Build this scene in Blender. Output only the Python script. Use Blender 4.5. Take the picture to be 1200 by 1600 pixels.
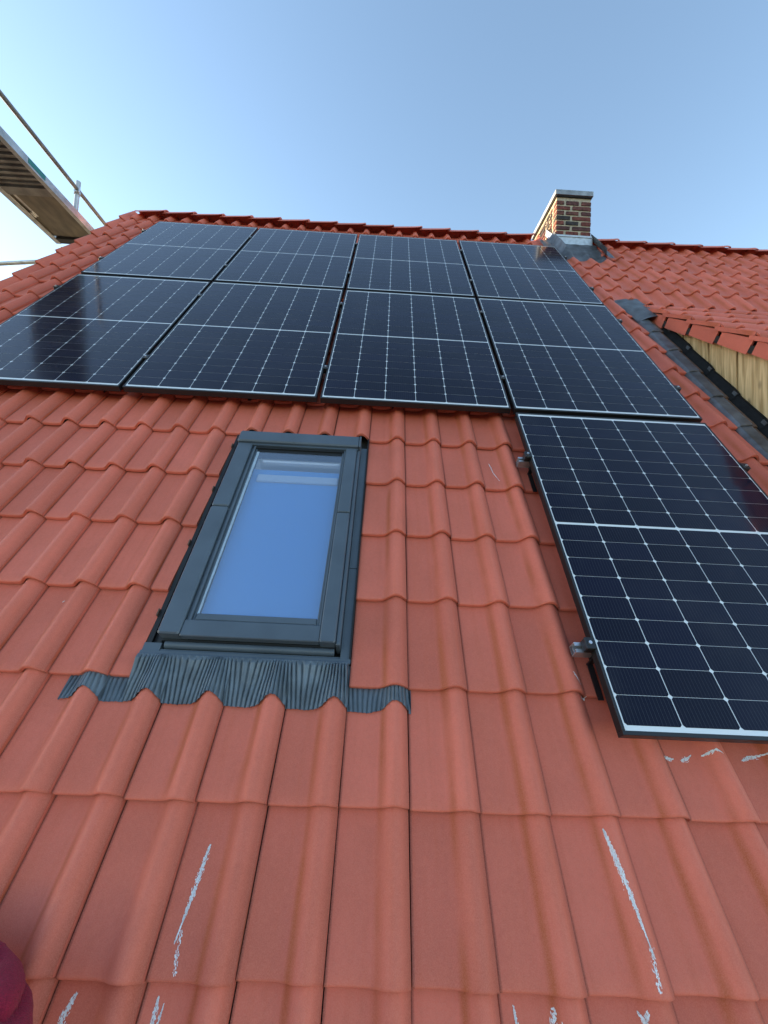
import bpy, bmesh, math, random
from mathutils import Vector, Matrix, noise
R_ = math.radians
rnd = random.Random(7)
for o in list(bpy.data.objects):
    bpy.data.objects.remove(o)
S = bpy.context.scene
COL = S.collection

# ------------------------------------------------------------------ camera, sky, sun, exposure
PITCH = R_(51)                                   # slope of the main roof
cam = bpy.data.cameras.new('camera')
co = bpy.data.objects.new('camera', cam); COL.objects.link(co); S.camera = co
cam.sensor_fit = 'VERTICAL'; cam.sensor_height = 36.0; cam.lens = 36.0 * 641.4 / 1600
cam.clip_start = 0.02; cam.clip_end = 5000
CAM = Vector((2.6846, -4.5718, -3.5088))
_r = Vector((0.99850659, -0.02006182, 0.05081446))
_d = Vector((0.05196565, 0.06178111, -0.99673601))
_f = Vector((0.01685696, 0.99788808, 0.06273137))
co.matrix_world = Matrix(((_r.x, -_d.x, -_f.x, CAM.x), (_r.y, -_d.y, -_f.y, CAM.y), (_r.z, -_d.z, -_f.z, CAM.z), (0, 0, 0, 1)))

SUN_EL, SUN_AZ = R_(10.5), R_(-74)                 # azimuth from +Y (up the roof), negative to the left
w = bpy.data.worlds.new('World'); S.world = w; w.use_nodes = True
nt = w.node_tree; nt.nodes.clear()
sky = nt.nodes.new('ShaderNodeTexSky'); sky.sky_type = 'NISHITA'; sky.sun_disc = False
sky.sun_elevation = SUN_EL; sky.sun_rotation = SUN_AZ; sky.altitude = 100
sky.air_density = 1.0; sky.dust_density = 0.25; sky.ozone_density = 1.0
bg = nt.nodes.new('ShaderNodeBackground'); bg.inputs['Strength'].default_value = 0.12
wo = nt.nodes.new('ShaderNodeOutputWorld')
nt.links.new(sky.outputs[0], bg.inputs[0]); nt.links.new(bg.outputs[0], wo.inputs[0])
sl = bpy.data.lights.new('sun', 'SUN'); sl.energy = 3.5; sl.angle = R_(0.5); sl.color = (1.0, 0.74, 0.44)
so = bpy.data.objects.new('sun', sl); COL.objects.link(so)
sdir = Vector((math.sin(SUN_AZ) * math.cos(SUN_EL), math.cos(SUN_AZ) * math.cos(SUN_EL), math.sin(SUN_EL)))
so.rotation_euler = sdir.to_track_quat('Z', 'Y').to_euler()
so.location = (-8, 6, 8)
S.view_settings.view_transform = 'Standard'; S.view_settings.look = 'None'
S.view_settings.exposure = 2.05; S.view_settings.gamma = 1.0; S.view_settings.use_curve_mapping = False

# ------------------------------------------------------------------ helpers
cp, sp = math.cos(PITCH), math.sin(PITCH)
def W(u, v, n):                                  # roof coordinates (along ridge, up slope, out of slope) -> world
    return Vector((u, v * cp - n * sp, v * sp + n * cp))
ROT = Matrix.Rotation(PITCH, 4, 'X')
CAM_R = ROT.inverted() @ CAM                     # the camera in roof coordinates

class MB:
    def __init__(s): s.v = []; s.f = []; s.uv = []; s.sm = []; s.mi = []
    def vert(s, p): s.v.append(tuple(p)); return len(s.v) - 1
    def face(s, idx, smooth=False, uv=None, mi=0):
        s.f.append(tuple(idx)); s.sm.append(smooth); s.uv.append(uv); s.mi.append(mi)
    def box(s, a, b, mi=0, ch=0.0):
        (x0, y0, z0), (x1, y1, z1) = a, b
        x0, x1 = min(x0, x1), max(x0, x1); y0, y1 = min(y0, y1), max(y0, y1); z0, z1 = min(z0, z1), max(z0, z1)
        c = min(ch, (x1 - x0) * .45, (y1 - y0) * .45, (z1 - z0) * .45)
        if c <= 0:
            i = [s.vert(p) for p in ((x0,y0,z0),(x1,y0,z0),(x1,y1,z0),(x0,y1,z0),(x0,y0,z1),(x1,y0,z1),(x1,y1,z1),(x0,y1,z1))]
            for q in ((3,2,1,0),(4,5,6,7),(0,1,5,4),(1,2,6,5),(2,3,7,6),(3,0,4,7)): s.face([i[k] for k in q], mi=mi)
        else:                                    # chamfered top edges and vertical edges
            def ring(z, d):
                return [s.vert(p) for p in ((x0+d+c,y0+d,z),(x1-d-c,y0+d,z),(x1-d,y0+d+c,z),(x1-d,y1-d-c,z),(x1-d-c,y1-d,z),(x0+d+c,y1-d,z),(x0+d,y1-d-c,z),(x0+d,y0+d+c,z))]
            rs = [ring(z0, 0), ring(z1 - c, 0), ring(z1, c)]
            for A, B in zip(rs, rs[1:]):
                for k in range(8): s.face((A[k], A[(k+1) % 8], B[(k+1) % 8], B[k]), mi=mi)
            s.face(rs[-1], mi=mi); s.face(rs[0][::-1], mi=mi)
    def tube(s, a, b, r, n=10, caps=True, mi=0, r2=None):
        a, b = Vector(a), Vector(b); d = (b - a).normalized()
        x = d.orthogonal().normalized(); y = d.cross(x)
        r2 = r if r2 is None else r2
        A = [s.vert(a + (x * math.cos(t) + y * math.sin(t)) * r) for t in [2 * math.pi * k / n for k in range(n)]]
        B = [s.vert(b + (x * math.cos(t) + y * math.sin(t)) * r2) for t in [2 * math.pi * k / n for k in range(n)]]
        for k in range(n): s.face((A[k], A[(k+1) % n], B[(k+1) % n], B[k]), True, mi=mi)
        if caps: s.face(A[::-1], mi=mi); s.face(B, mi=mi)
    def grid(s, pts, smooth=True, uv=None, mi=0, close=False):
        I = [[s.vert(p) for p in row] for row in pts]
        for a in range(len(I) - 1):
            m = len(I[a])
            for b in range(m if close else m - 1):
                b1 = (b + 1) % m
                u = None if uv is None else [uv[a][b], uv[a][b1], uv[a+1][b1], uv[a+1][b]]
                s.face((I[a][b], I[a][b1], I[a+1][b1], I[a+1][b]), smooth, u, mi)
        return I
    def prism(s, poly, ext, mi=0):               # poly: list of Vector, ext: Vector
        A = [s.vert(p) for p in poly]; B = [s.vert(Vector(p) + Vector(ext)) for p in poly]
        n = len(A)
        for k in range(n): s.face((A[k], A[(k+1) % n], B[(k+1) % n], B[k]), mi=mi)
        s.face(A[::-1], mi=mi); s.face(B, mi=mi)
    def mesh(s, name, mats, sharp=35, fix=True):
        me = bpy.data.meshes.new(name)
        me.from_pydata(s.v, [], s.f)
        if any(u is not None for u in s.uv):
            L = me.uv_layers.new(name='UVMap').data; k = 0
            for f, u in zip(s.f, s.uv):
                for j in range(len(f)):
                    L[k].uv = u[j] if u else (0, 0); k += 1
        for p, sm, mi in zip(me.polygons, s.sm, s.mi): p.use_smooth = sm; p.material_index = mi
        for m in (mats if isinstance(mats, (list, tuple)) else [mats]): me.materials.append(m)
        if fix:
            bm = bmesh.new(); bm.from_mesh(me); bmesh.ops.recalc_face_normals(bm, faces=bm.faces); bm.to_mesh(me); bm.free()
        me.update()
        if any(s.sm): me.set_sharp_from_angle(angle=R_(sharp))
        return me

def link(name, me, parent=None, loc=None, rot=None, **props):
    o = bpy.data.objects.new(name, me); COL.objects.link(o)
    if parent: o.parent = parent
    if loc is not None: o.location = loc
    if rot is not None: o.rotation_euler = rot
    for k, v in props.items(): o[k] = v
    return o
def part(name, mb, mats, parent=None, **props):
    return link(name, mb.mesh(name, mats), parent, **props)
def thing(name, label, cat, loc=(0, 0, 0), rot=(0, 0, 0), group=None, parent=None):
    o = bpy.data.objects.new(name, None); COL.objects.link(o); o.empty_display_size = .1
    o.location = loc; o.rotation_euler = rot; o['label'] = label; o['category'] = cat
    if group: o['group'] = group
    return o

# ------------------------------------------------------------------ materials
def mat(name, col, rough=.6, metal=0.0, spec=.5, var=0.0, scale=8.0, bump=0.0, bscale=60.0, coat=0.0, col2=None, stretch=(1, 1, 1)):
    m = bpy.data.materials.new(name); m.use_nodes = True
    t = m.node_tree; b = t.nodes['Principled BSDF']
    b.inputs['Roughness'].default_value = rough; b.inputs['Metallic'].default_value = metal
    b.inputs['Specular IOR Level'].default_value = spec; b.inputs['Coat Weight'].default_value = coat
    b.inputs['Base Color'].default_value = (*col, 1)
    if var > 0 or bump > 0:
        g = t.nodes.new('ShaderNodeNewGeometry')
        mp = t.nodes.new('ShaderNodeMapping'); mp.inputs['Scale'].default_value = stretch
        t.links.new(g.outputs['Position'], mp.inputs[0])
    if var > 0:
        n = t.nodes.new('ShaderNodeTexNoise'); n.inputs['Scale'].default_value = scale; n.inputs['Detail'].default_value = 5
        t.links.new(mp.outputs[0], n.inputs['Vector'])
        mx = t.nodes.new('ShaderNodeMix'); mx.data_type = 'RGBA'
        c2 = col2 if col2 else tuple(c * (1 - var) for c in col)
        c1 = col if col2 else tuple(min(1, c * (1 + var)) for c in col)
        mx.inputs[6].default_value = (*c1, 1); mx.inputs[7].default_value = (*c2, 1)
        mr = t.nodes.new('ShaderNodeMapRange'); mr.inputs[1].default_value = .3; mr.inputs[2].default_value = .7
        t.links.new(n.outputs['Fac'], mr.inputs[0]); t.links.new(mr.outputs[0], mx.inputs[0])
        t.links.new(mx.outputs[2], b.inputs['Base Color'])
    if bump > 0:
        n2 = t.nodes.new('ShaderNodeTexNoise'); n2.inputs['Scale'].default_value = bscale; n2.inputs['Detail'].default_value = 4
        t.links.new(mp.outputs[0], n2.inputs['Vector'])
        bp = t.nodes.new('ShaderNodeBump'); bp.inputs['Strength'].default_value = bump; bp.inputs['Distance'].default_value = .004
        t.links.new(n2.outputs['Fac'], bp.inputs['Height']); t.links.new(bp.outputs[0], b.inputs['Normal'])
    return m

def N(t, kind, **kw):
    n = t.nodes.new(kind)
    for k, v in kw.items():
        if k.startswith('i_'): n.inputs[int(k[2:]) if k[2:].isdigit() else k[2:]].default_value = v
        else: setattr(n, k, v)
    return n
def math_(t, op, a, b=None, c=None, clamp=False):
    n = t.nodes.new('ShaderNodeMath'); n.operation = op; n.use_clamp = clamp
    for i, x in enumerate((a, b, c)):
        if x is None: continue
        if isinstance(x, (int, float)): n.inputs[i].default_value = x
        else: t.links.new(x, n.inputs[i])
    return n.outputs[0]
def mix_(t, fac, a, b, blend='MIX'):
    n = t.nodes.new('ShaderNodeMix'); n.data_type = 'RGBA'; n.blend_type = blend
    for i, x in ((0, fac), (6, a), (7, b)):
        if isinstance(x, (int, float)): n.inputs[i].default_value = x
        elif isinstance(x, tuple): n.inputs[i].default_value = (*x, 1)
        else: t.links.new(x, n.inputs[i])
    return n.outputs[2]

def tile_material(name, per_object):
    m = bpy.data.materials.new(name); m.use_nodes = True
    t = m.node_tree; L = t.links; b = t.nodes['Principled BSDF']
    uv = N(t, 'ShaderNodeUVMap'); sep = N(t, 'ShaderNodeSeparateXYZ'); L.new(uv.outputs[0], sep.inputs[0])
    g = N(t, 'ShaderNodeNewGeometry')
    if per_object: r = N(t, 'ShaderNodeObjectInfo').outputs['Random']
    else: r = N(t, 'ShaderNodeAttribute', attribute_name='rnd').outputs['Fac']
    rot = N(t, 'ShaderNodeMapping'); rot.inputs['Rotation'].default_value = (-PITCH, 0, 0)
    L.new(g.outputs['Position'], rot.inputs[0])
    st = N(t, 'ShaderNodeMapping'); st.inputs['Scale'].default_value = (45, 2.2, 6); L.new(rot.outputs[0], st.inputs[0])
    nb = N(t, 'ShaderNodeTexNoise'); nb.inputs['Scale'].default_value = 5; nb.inputs['Detail'].default_value = 4; L.new(g.outputs['Position'], nb.inputs['Vector'])
    ns = N(t, 'ShaderNodeTexNoise'); ns.inputs['Scale'].default_value = 1; ns.inputs['Detail'].default_value = 4; L.new(st.outputs[0], ns.inputs['Vector'])
    nf = N(t, 'ShaderNodeTexNoise'); nf.inputs['Scale'].default_value = 420; nf.inputs['Detail'].default_value = 3; L.new(g.outputs['Position'], nf.inputs['Vector'])
    base = mix_(t, r, (.73, .170, .112), (.56, .124, .080))
    f1 = N(t, 'ShaderNodeMapRange', i_1=.35, i_2=.7); L.new(nb.outputs['Fac'], f1.inputs[0])
    base = mix_(t, math_(t, 'MULTIPLY', f1.outputs[0], .32), base, (.40, .100, .062))
    f2 = N(t, 'ShaderNodeMapRange', i_1=.48, i_2=.72); L.new(ns.outputs['Fac'], f2.inputs[0])
    base = mix_(t, math_(t, 'MULTIPLY', f2.outputs[0], .30), base, (.56, .112, .055))
    nm = N(t, 'ShaderNodeTexNoise'); nm.inputs['Scale'].default_value = 70; nm.inputs['Detail'].default_value = 7; nm.inputs['Roughness'].default_value = .7; L.new(g.outputs['Position'], nm.inputs['Vector'])
    f5 = N(t, 'ShaderNodeMapRange', i_1=.46, i_2=.66); L.new(nm.outputs['Fac'], f5.inputs[0])
    base = mix_(t, math_(t, 'MULTIPLY', f5.outputs[0], .12), base, (.34, .088, .060))
    f6 = N(t, 'ShaderNodeMapRange', i_1=.46, i_2=.30); L.new(nm.outputs['Fac'], f6.inputs[0])
    base = mix_(t, math_(t, 'MULTIPLY', f6.outputs[0], .15), base, (.72, .22, .15))
    # rust coloured run-off line along the foot of the roll, worn lighter crest
    d = math_(t, 'ABSOLUTE', math_(t, 'SUBTRACT', math_(t, 'ADD', sep.outputs[0], math_(t, 'MULTIPLY', math_(t, 'SUBTRACT', ns.outputs['Fac'], .5), .02)), .1215))
    band = N(t, 'ShaderNodeMapRange', i_1=.015, i_2=.002); L.new(d, band.inputs[0])
    nl = N(t, 'ShaderNodeTexNoise'); nl.inputs['Scale'].default_value = 3.1; nl.inputs['Detail'].default_value = 3; L.new(g.outputs['Position'], nl.inputs['Vector'])
    f3 = N(t, 'ShaderNodeMapRange', i_1=.34, i_2=.56); L.new(nl.outputs['Fac'], f3.inputs[0])
    base = mix_(t, math_(t, 'MULTIPLY', math_(t, 'MULTIPLY', band.outputs[0], f3.outputs[0]), .85), base, (.44, .092, .028))
    # darker colour in the joint corner beside the roll
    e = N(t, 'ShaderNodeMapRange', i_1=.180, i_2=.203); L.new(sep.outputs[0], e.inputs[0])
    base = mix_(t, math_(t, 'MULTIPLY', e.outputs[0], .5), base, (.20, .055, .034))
    e2 = N(t, 'ShaderNodeMapRange', i_1=.0075, i_2=.0015); L.new(sep.outputs[0], e2.inputs[0])  # shaded joint line painted into the colour along the pan's left edge
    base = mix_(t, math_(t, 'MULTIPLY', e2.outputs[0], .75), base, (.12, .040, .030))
    # fine speckle
    f4 = N(t, 'ShaderNodeMapRange', i_1=.35, i_2=.72); L.new(nf.outputs['Fac'], f4.inputs[0])
    base = mix_(t, math_(t, 'MULTIPLY', f4.outputs[0], .38), base, (.72, .25, .17))
    # small scuffs and dark freckles
    vo = N(t, 'ShaderNodeTexVoronoi'); vo.inputs['Scale'].default_value = 55; L.new(g.outputs['Position'], vo.inputs['Vector'])
    sp_ = N(t, 'ShaderNodeMapRange', i_1=.10, i_2=.05); L.new(vo.outputs['Distance'], sp_.inputs[0])
    wn = N(t, 'ShaderNodeMapRange', i_1=.9, i_2=.93); L.new(vo.outputs['Color'], wn.inputs[0])
    base = mix_(t, math_(t, 'MULTIPLY', math_(t, 'MULTIPLY', sp_.outputs[0], wn.outputs[0]), .6), base, (.10, .05, .04))
    L.new(base, b.inputs['Base Color'])
    b.inputs['Specular IOR Level'].default_value = .22
    b.inputs['Sheen Weight'].default_value = .07; b.inputs['Sheen Roughness'].default_value = .45; b.inputs['Sheen Tint'].default_value = (1, .80, .74, 1)
    ro = N(t, 'ShaderNodeMapRange', i_1=.3, i_2=.7, i_3=.50, i_4=.70); L.new(nb.outputs['Fac'], ro.inputs[0]); L.new(ro.outputs[0], b.inputs['Roughness'])
    h = math_(t, 'ADD', math_(t, 'MULTIPLY', nf.outputs['Fac'], .5), math_(t, 'MULTIPLY', ns.outputs['Fac'], .8))
    bp = N(t, 'ShaderNodeBump'); bp.inputs['Strength'].default_value = .6; bp.inputs['Distance'].default_value = .0016
    L.new(h, bp.inputs['Height']); L.new(bp.outputs[0], b.inputs['Normal'])
    return m

def cell_material():
    m = bpy.data.materials.new('solar_cell'); m.use_nodes = True
    t = m.node_tree; L = t.links; b = t.nodes['Principled BSDF']
    tc = N(t, 'ShaderNodeTexCoord'); s = N(t, 'ShaderNodeSeparateXYZ'); L.new(tc.outputs['Object'], s.inputs[0])
    p = .1815 / 15
    fr = math_(t, 'FRACT', math_(t, 'DIVIDE', math_(t, 'ADD', s.outputs[0], 10 * p), p))
    dd = math_(t, 'ABSOLUTE', math_(t, 'SUBTRACT', fr, .5))
    wire = N(t, 'ShaderNodeMapRange', i_1=.050, i_2=.028); L.new(dd, wire.inputs[0])
    r = N(t, 'ShaderNodeObjectInfo').outputs['Random']
    base = mix_(t, r, (.0028, .0036, .013), (.0042, .0056, .021))
    base = mix_(t, math_(t, 'MULTIPLY', wire.outputs[0], .75), base, (.05, .055, .075))
    L.new(base, b.inputs['Base Color'])
    b.inputs['Roughness'].default_value = .45; b.inputs['Specular IOR Level'].default_value = .03
    g = N(t, 'ShaderNodeNewGeometry'); dn = N(t, 'ShaderNodeTexNoise'); dn.inputs['Scale'].default_value = 2.6; dn.inputs['Detail'].default_value = 6; dn.inputs['Roughness'].default_value = .65
    L.new(g.outputs['Position'], dn.inputs['Vector'])
    dr = N(t, 'ShaderNodeMapRange', i_1=.35, i_2=.7, i_3=.075, i_4=.15); L.new(dn.outputs['Fac'], dr.inputs[0]); L.new(dr.outputs[0], b.inputs['Coat Roughness'])
    du = N(t, 'ShaderNodeMapRange', i_1=.5, i_2=.75, i_3=0, i_4=.018); L.new(dn.outputs['Fac'], du.inputs[0])
    base = mix_(t, du.outputs[0], base, (.5, .5, .48)); L.new(base, b.inputs['Base Color'])
    b.inputs['Coat Weight'].default_value = 1.0; b.inputs['Coat IOR'].default_value = 1.28
    return m

def wood_material(name, c1, c2, axis_stretch=(9, 9, .7)):
    m = bpy.data.materials.new(name); m.use_nodes = True
    t = m.node_tree; L = t.links; b = t.nodes['Principled BSDF']
    tc = N(t, 'ShaderNodeTexCoord'); mp = N(t, 'ShaderNodeMapping'); mp.inputs['Scale'].default_value = axis_stretch
    oi = N(t, 'ShaderNodeObjectInfo'); cb = N(t, 'ShaderNodeCombineXYZ')
    L.new(math_(t, 'MULTIPLY', oi.outputs['Random'], 37.0), cb.inputs[2]); L.new(math_(t, 'MULTIPLY', oi.outputs['Random'], 11.0), cb.inputs[1])
    va = N(t, 'ShaderNodeVectorMath', operation='ADD'); L.new(tc.outputs['Object'], va.inputs[0]); L.new(cb.outputs[0], va.inputs[1])
    L.new(va.outputs[0], mp.inputs[0])
    n = N(t, 'ShaderNodeTexNoise'); n.inputs['Scale'].default_value = 4; n.inputs['Detail'].default_value = 6; n.inputs['Distortion'].default_value = .6; L.new(mp.outputs[0], n.inputs['Vector'])
    mr = N(t, 'ShaderNodeMapRange', i_1=.38, i_2=.64); L.new(n.outputs['Fac'], mr.inputs[0])
    base = mix_(t, mr.outputs[0], c1, c2)
    v = N(t, 'ShaderNodeTexVoronoi'); v.inputs['Scale'].default_value = 1.6; mp2 = N(t, 'ShaderNodeMapping'); mp2.inputs['Scale'].default_value = (5, 5, 2.2)
    L.new(va.outputs[0], mp2.inputs[0]); L.new(mp2.outputs[0], v.inputs['Vector'])
    kn = N(t, 'ShaderNodeMapRange', i_1=.16, i_2=.06); L.new(v.outputs['Distance'], kn.inputs[0])
    base = mix_(t, math_(t, 'MULTIPLY', kn.outputs[0], .75), base, (.10, .05, .02))
    L.new(base, b.inputs['Base Color']); b.inputs['Roughness'].default_value = .7
    return m

M = {}
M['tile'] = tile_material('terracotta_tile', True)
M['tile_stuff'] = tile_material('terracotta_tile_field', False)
M['cell'] = cell_material()
M['backsheet'] = mat('white_backsheet', (.70, .73, .75), rough=.35, coat=1.0)
M['backsheet'].node_tree.nodes['Principled BSDF'].inputs['Coat Roughness'].default_value = .06
M['black_alu'] = mat('black_anodised', (.012, .013, .015), rough=.38, metal=.0, spec=.5)
M['alu'] = mat('mill_aluminium', (.62, .63, .66), rough=.35, metal=.85, var=.15, scale=30)
M['underlay'] = mat('roof_underlay', (.02, .018, .016), rough=.9)
M['window_grey'] = mat('grey_lacquered_aluminium', (.078, .102, .130), rough=.42, spec=.5, var=.12, scale=6, bump=.05, bscale=200)
M['window_dark'] = mat('black_gasket', (.010, .011, .012), rough=.6)
M['apron'] = mat('pleated_lead_apron', (.108, .136, .162), rough=.42, metal=.15, var=.3, scale=14, bump=.2, bscale=120)
M['lead'] = mat('lead_sheet', (.17, .185, .205), rough=.48, metal=.35, var=.5, scale=11, bump=.3, bscale=50, col2=(.075, .075, .08))
M['zinc'] = mat('zinc_strip', (.50, .55, .60), rough=.42, metal=.4, var=.18, scale=25)
M['cap'] = mat('weathered_zinc_cap', (.27, .30, .33), rough=.5, metal=.2, var=.3, scale=12)
M['rusty'] = mat('brown_stained_lead', (.13, .072, .045), rough=.6, var=.5, scale=18, bump=.3, bscale=60)
M['bitumen'] = mat('black_bitumen', (.008, .008, .009), rough=.75, spec=.25, var=.4, scale=30, bump=.4, bscale=90)
M['mortar'] = mat('mortar', (.40, .35, .27), rough=.95, var=.25, scale=30, bump=.6, bscale=120)
M['bricks'] = [mat('brick_' + n, c, rough=.9, var=.55, scale=28, bump=.7, bscale=110) for n, c in
               (('red', (.145, .040, .032)), ('plum', (.085, .034, .034)), ('charcoal', (.035, .030, .032)), ('dull_red', (.115, .042, .036)), ('grey', (.11, .085, .08)))]
M['steel'] = mat('galvanised_steel', (.42, .43, .44), rough=.45, metal=.7, var=.25, scale=14)
M['tube'] = mat('dull_tube_steel', (.16, .165, .17), rough=.6, metal=.2, var=.25, scale=14)
M['deck'] = mat('weathered_deck_underside', (.18, .185, .19), rough=.6, metal=.3, var=.35, scale=9, col2=(.09, .092, .095))
M['ply'] = mat('plywood_hatch', (.105, .095, .08), rough=.75, var=.4, scale=5, col2=(.05, .048, .045), stretch=(3, 1, 1))
M['teal'] = mat('teal_sticker', (.015, .17, .17), rough=.45)
M['board'] = wood_material('larch_board', (.76, .55, .29), (.44, .28, .12))
M['white_lining'] = mat('white_reveal', (.75, .77, .78), rough=.5)
M['lit_lining'] = mat('pale_lit_lining', (.34, .43, .52), rough=.5, var=.12, scale=60)
M['blind'] = mat('blue_roller_blind', (.10, .30, .62), rough=.8)
M['rail_grey'] = mat('pale_grey_rail', (.42, .50, .60), rough=.6)
M['room'] = mat('dim_room', (.05, .06, .08), rough=.9)
M['chalk'] = mat('white_chalk', (.84, .85, .86), rough=.85)
M['fleece'] = mat('magenta_fleece', (.30, .008, .035), rough=.95, var=.25, scale=260, bump=1.0, bscale=420)
M['fleece'].node_tree.nodes['Principled BSDF'].inputs['Sheen Weight'].default_value = .05
M['skin'] = mat('skin', (.55, .30, .21), rough=.55)
M['hair'] = mat('dark_hair', (.03, .018, .012), rough=.6)
M['denim'] = mat('dark_trousers', (.02, .024, .035), rough=.9)
M['ground'] = mat('ground', (.075, .075, .065), rough=.95, var=.4, scale=.15)
M['render'] = mat('rendered_wall', (.55, .52, .46), rough=.9, var=.1, scale=2)

def glass_material():
    m = bpy.data.materials.new('coated_glazing'); m.use_nodes = True
    t = m.node_tree; t.nodes.clear(); L = t.links
    out = N(t, 'ShaderNodeOutputMaterial'); tr = N(t, 'ShaderNodeBsdfTransparent'); gl = N(t, 'ShaderNodeBsdfGlossy')
    tr.inputs[0].default_value = (.97, .98, 1, 1); gl.inputs['Roughness'].default_value = .012; gl.inputs[0].default_value = (.86, .93, 1, 1)
    lw = N(t, 'ShaderNodeLayerWeight'); lw.inputs[0].default_value = .5
    f = math_(t, 'ADD', math_(t, 'MULTIPLY', math_(t, 'POWER', lw.outputs['Facing'], 4.0), .7), .20, clamp=True)
    mx = N(t, 'ShaderNodeMixShader'); L.new(f, mx.inputs[0]); L.new(tr.outputs[0], mx.inputs[1]); L.new(gl.outputs[0], mx.inputs[2])
    L.new(mx.outputs[0], out.inputs[0])
    return m
M['glass'] = glass_material()

# ------------------------------------------------------------------ ground and house body
gm = MB()
gm.grid([[(-2500, -2500, -11), (2500, -2500, -11)], [(-2500, 2500, -11), (2500, 2500, -11)]], False)
part('ground', gm, M['ground'], kind='structure')

TW, TP = 0.2057, 0.3425           # tile cover width, gauge
J0, K0 = 2.8250, -5.432           # a joint, and the lip line of course 0
NREF = -0.125
U_L = J0 - 17 * TW                # left verge
COLS = range(-17, 33)
V_RIDGE = 0.585; V_EAVE = K0 - 3 * TP - .05
U_R = J0 + 33 * TW
ridge_w = W(0, V_RIDGE, -.15)
eave_w = W(0, V_EAVE, -.15)
# house body below the roof
hb = MB()
yb = 2 * ridge_w.y - eave_w.y
def wall_poly(x):
    return [Vector((x, eave_w.y + .35, -11)), Vector((x, yb - .35, -11)), Vector((x, yb - .35, eave_w.z + .25)), Vector((x, ridge_w.y, ridge_w.z - .12)), Vector((x, eave_w.y + .35, eave_w.z + .25))]
hb.prism(wall_poly(U_L + .25), (.3, 0, 0)); hb.prism(wall_poly(U_R - .55), (.3, 0, 0))
hb.box((U_L + .5505, eave_w.y + .352, -11), (U_R - .5505, eave_w.y + .65, eave_w.z + .25)); hb.box((U_L + .5505, yb - .65, -11), (U_R - .5505, yb - .352, eave_w.z + .25))
house = part('house_wall', hb, M['render'], label='pale rendered house under the red tiled roof', category='house')
del house['category']; house['kind'] = 'structure'

# ------------------------------------------------------------------ main roof
roof = thing('tiled_roof', 'steep red clay tiled roof carrying the solar panels', 'roof', (0, 0, 0), (PITCH, 0, 0))
WIN_U0, WIN_U1 = 1.866, 2.619     # the opening left in the tiles for the roof window
um = MB()
def sheet(u0, u1, v0, v1, n):
    um.face([um.vert(p) for p in ((u0, v0, n), (u1, v0, n), (u1, v1, n), (u0, v1, n))])
hu0, hu1, hv0, hv1 = 1.99, 2.53, -4.92, -3.84
sheet(U_L + .01, hu0, V_EAVE, V_RIDGE, -.152); sheet(hu1, U_R, V_EAVE, V_RIDGE, -.152)
sheet(hu0, hu1, V_EAVE, hv0, -.152); sheet(hu0, hu1, hv1, V_RIDGE, -.152)
bk = ROT.inverted()
bp = [bk @ Vector((x, y, z)) for x, y, z in ((U_L, ridge_w.y, ridge_w.z), (U_R, ridge_w.y, ridge_w.z), (U_R, yb, eave_w.z), (U_L, yb, eave_w.z))]
um.face([um.vert(p) for p in bp])
part('roof_underlay', um, M['underlay'], roof)

PROF = [(0, .0005), (.035, .0005), (.10, .0003), (.22, -.0008), (.36, -.0003), (.47, .0015), (.53, .0050), (.58, .0110), (.63, .0195), (.68, .0275), (.73, .0328),
        (.78, .0345), (.83, .0325), (.88, .0270), (.93, .0185), (.965, .0120), (.982, .0095), (.985, .0075)]
PROF = [(s, h * 1.38) for s, h in PROF]
def prof(s):
    for (a, ha), (b, hb_) in zip(PROF, PROF[1:]):
        if s <= b: return ha + (hb_ - ha) * max(0, (s - a)) / (b - a)
    return PROF[-1][1]
LIPUP, HEADDN = .0160, -.0090
def tilt(t):                       # height of the tile along its length, t metres above its lip
    return LIPUP + (HEADDN - LIPUP) * t / TP
LIP = [(TP + .045, 0), (.05, 0), (.0085, 0), (.0035, -.0012), (.0008, -.0042), (.0016, -.0190)]
def tile_geo(mb, s0=0.0, s1=.985, verge=False, org=(0, 0, 0), flap=0.0, wob=0.0):
    ss = [s for s, _ in PROF if s0 < s < s1]
    ss = [s0] + ss + [s1]
    def h(s):
        z = prof(s)
        if verge: z = max(z, .046 * (1 - min(1, (s / .30)) ** 2) ** 1.3 if s < .30 else 0)
        return z
    if verge: ss = sorted(set(ss + [.03, .07, .13, .17, .2, .26]))
    rows, uvs = [], []
    for t, dn in LIP:
        rows.append([]); uvs.append([])
        for s in ss:
            z = h(s) + tilt(t) + dn
            if dn < -.01: z = h(s) + tilt(t) + dn
            rows[-1].append((org[0] + s * TW, org[1] + t, org[2] + z)); uvs[-1].append((s * TW, t))
    mb.grid(rows, True, uvs)
    for side in (0, -1):           # thickness down both long edges
        s = ss[side]; dz = -.016 if side == -1 else -.012
        if verge and side == 0: dz = -flap
        a = [r[side] for r in rows[:-1]]
        b = [(p[0], p[1], p[2] + dz) for p in a]
        b[0] = (b[0][0], b[0][1], b[0][2])
        mb.grid([a, b], False, [[(.1 + .02 * q, p[1]) for q, p in enumerate(a)]] * 2)
def tile_mesh(name, **kw):
    mb = MB(); tile_geo(mb, **kw); return mb.mesh(name, M['tile'], sharp=50, fix=False)
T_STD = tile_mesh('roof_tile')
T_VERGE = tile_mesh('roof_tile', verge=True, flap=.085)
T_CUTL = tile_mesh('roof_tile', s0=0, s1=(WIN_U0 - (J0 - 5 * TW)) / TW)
T_CUTD = tile_mesh('roof_tile', s0=0, s1=.335)

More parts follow.
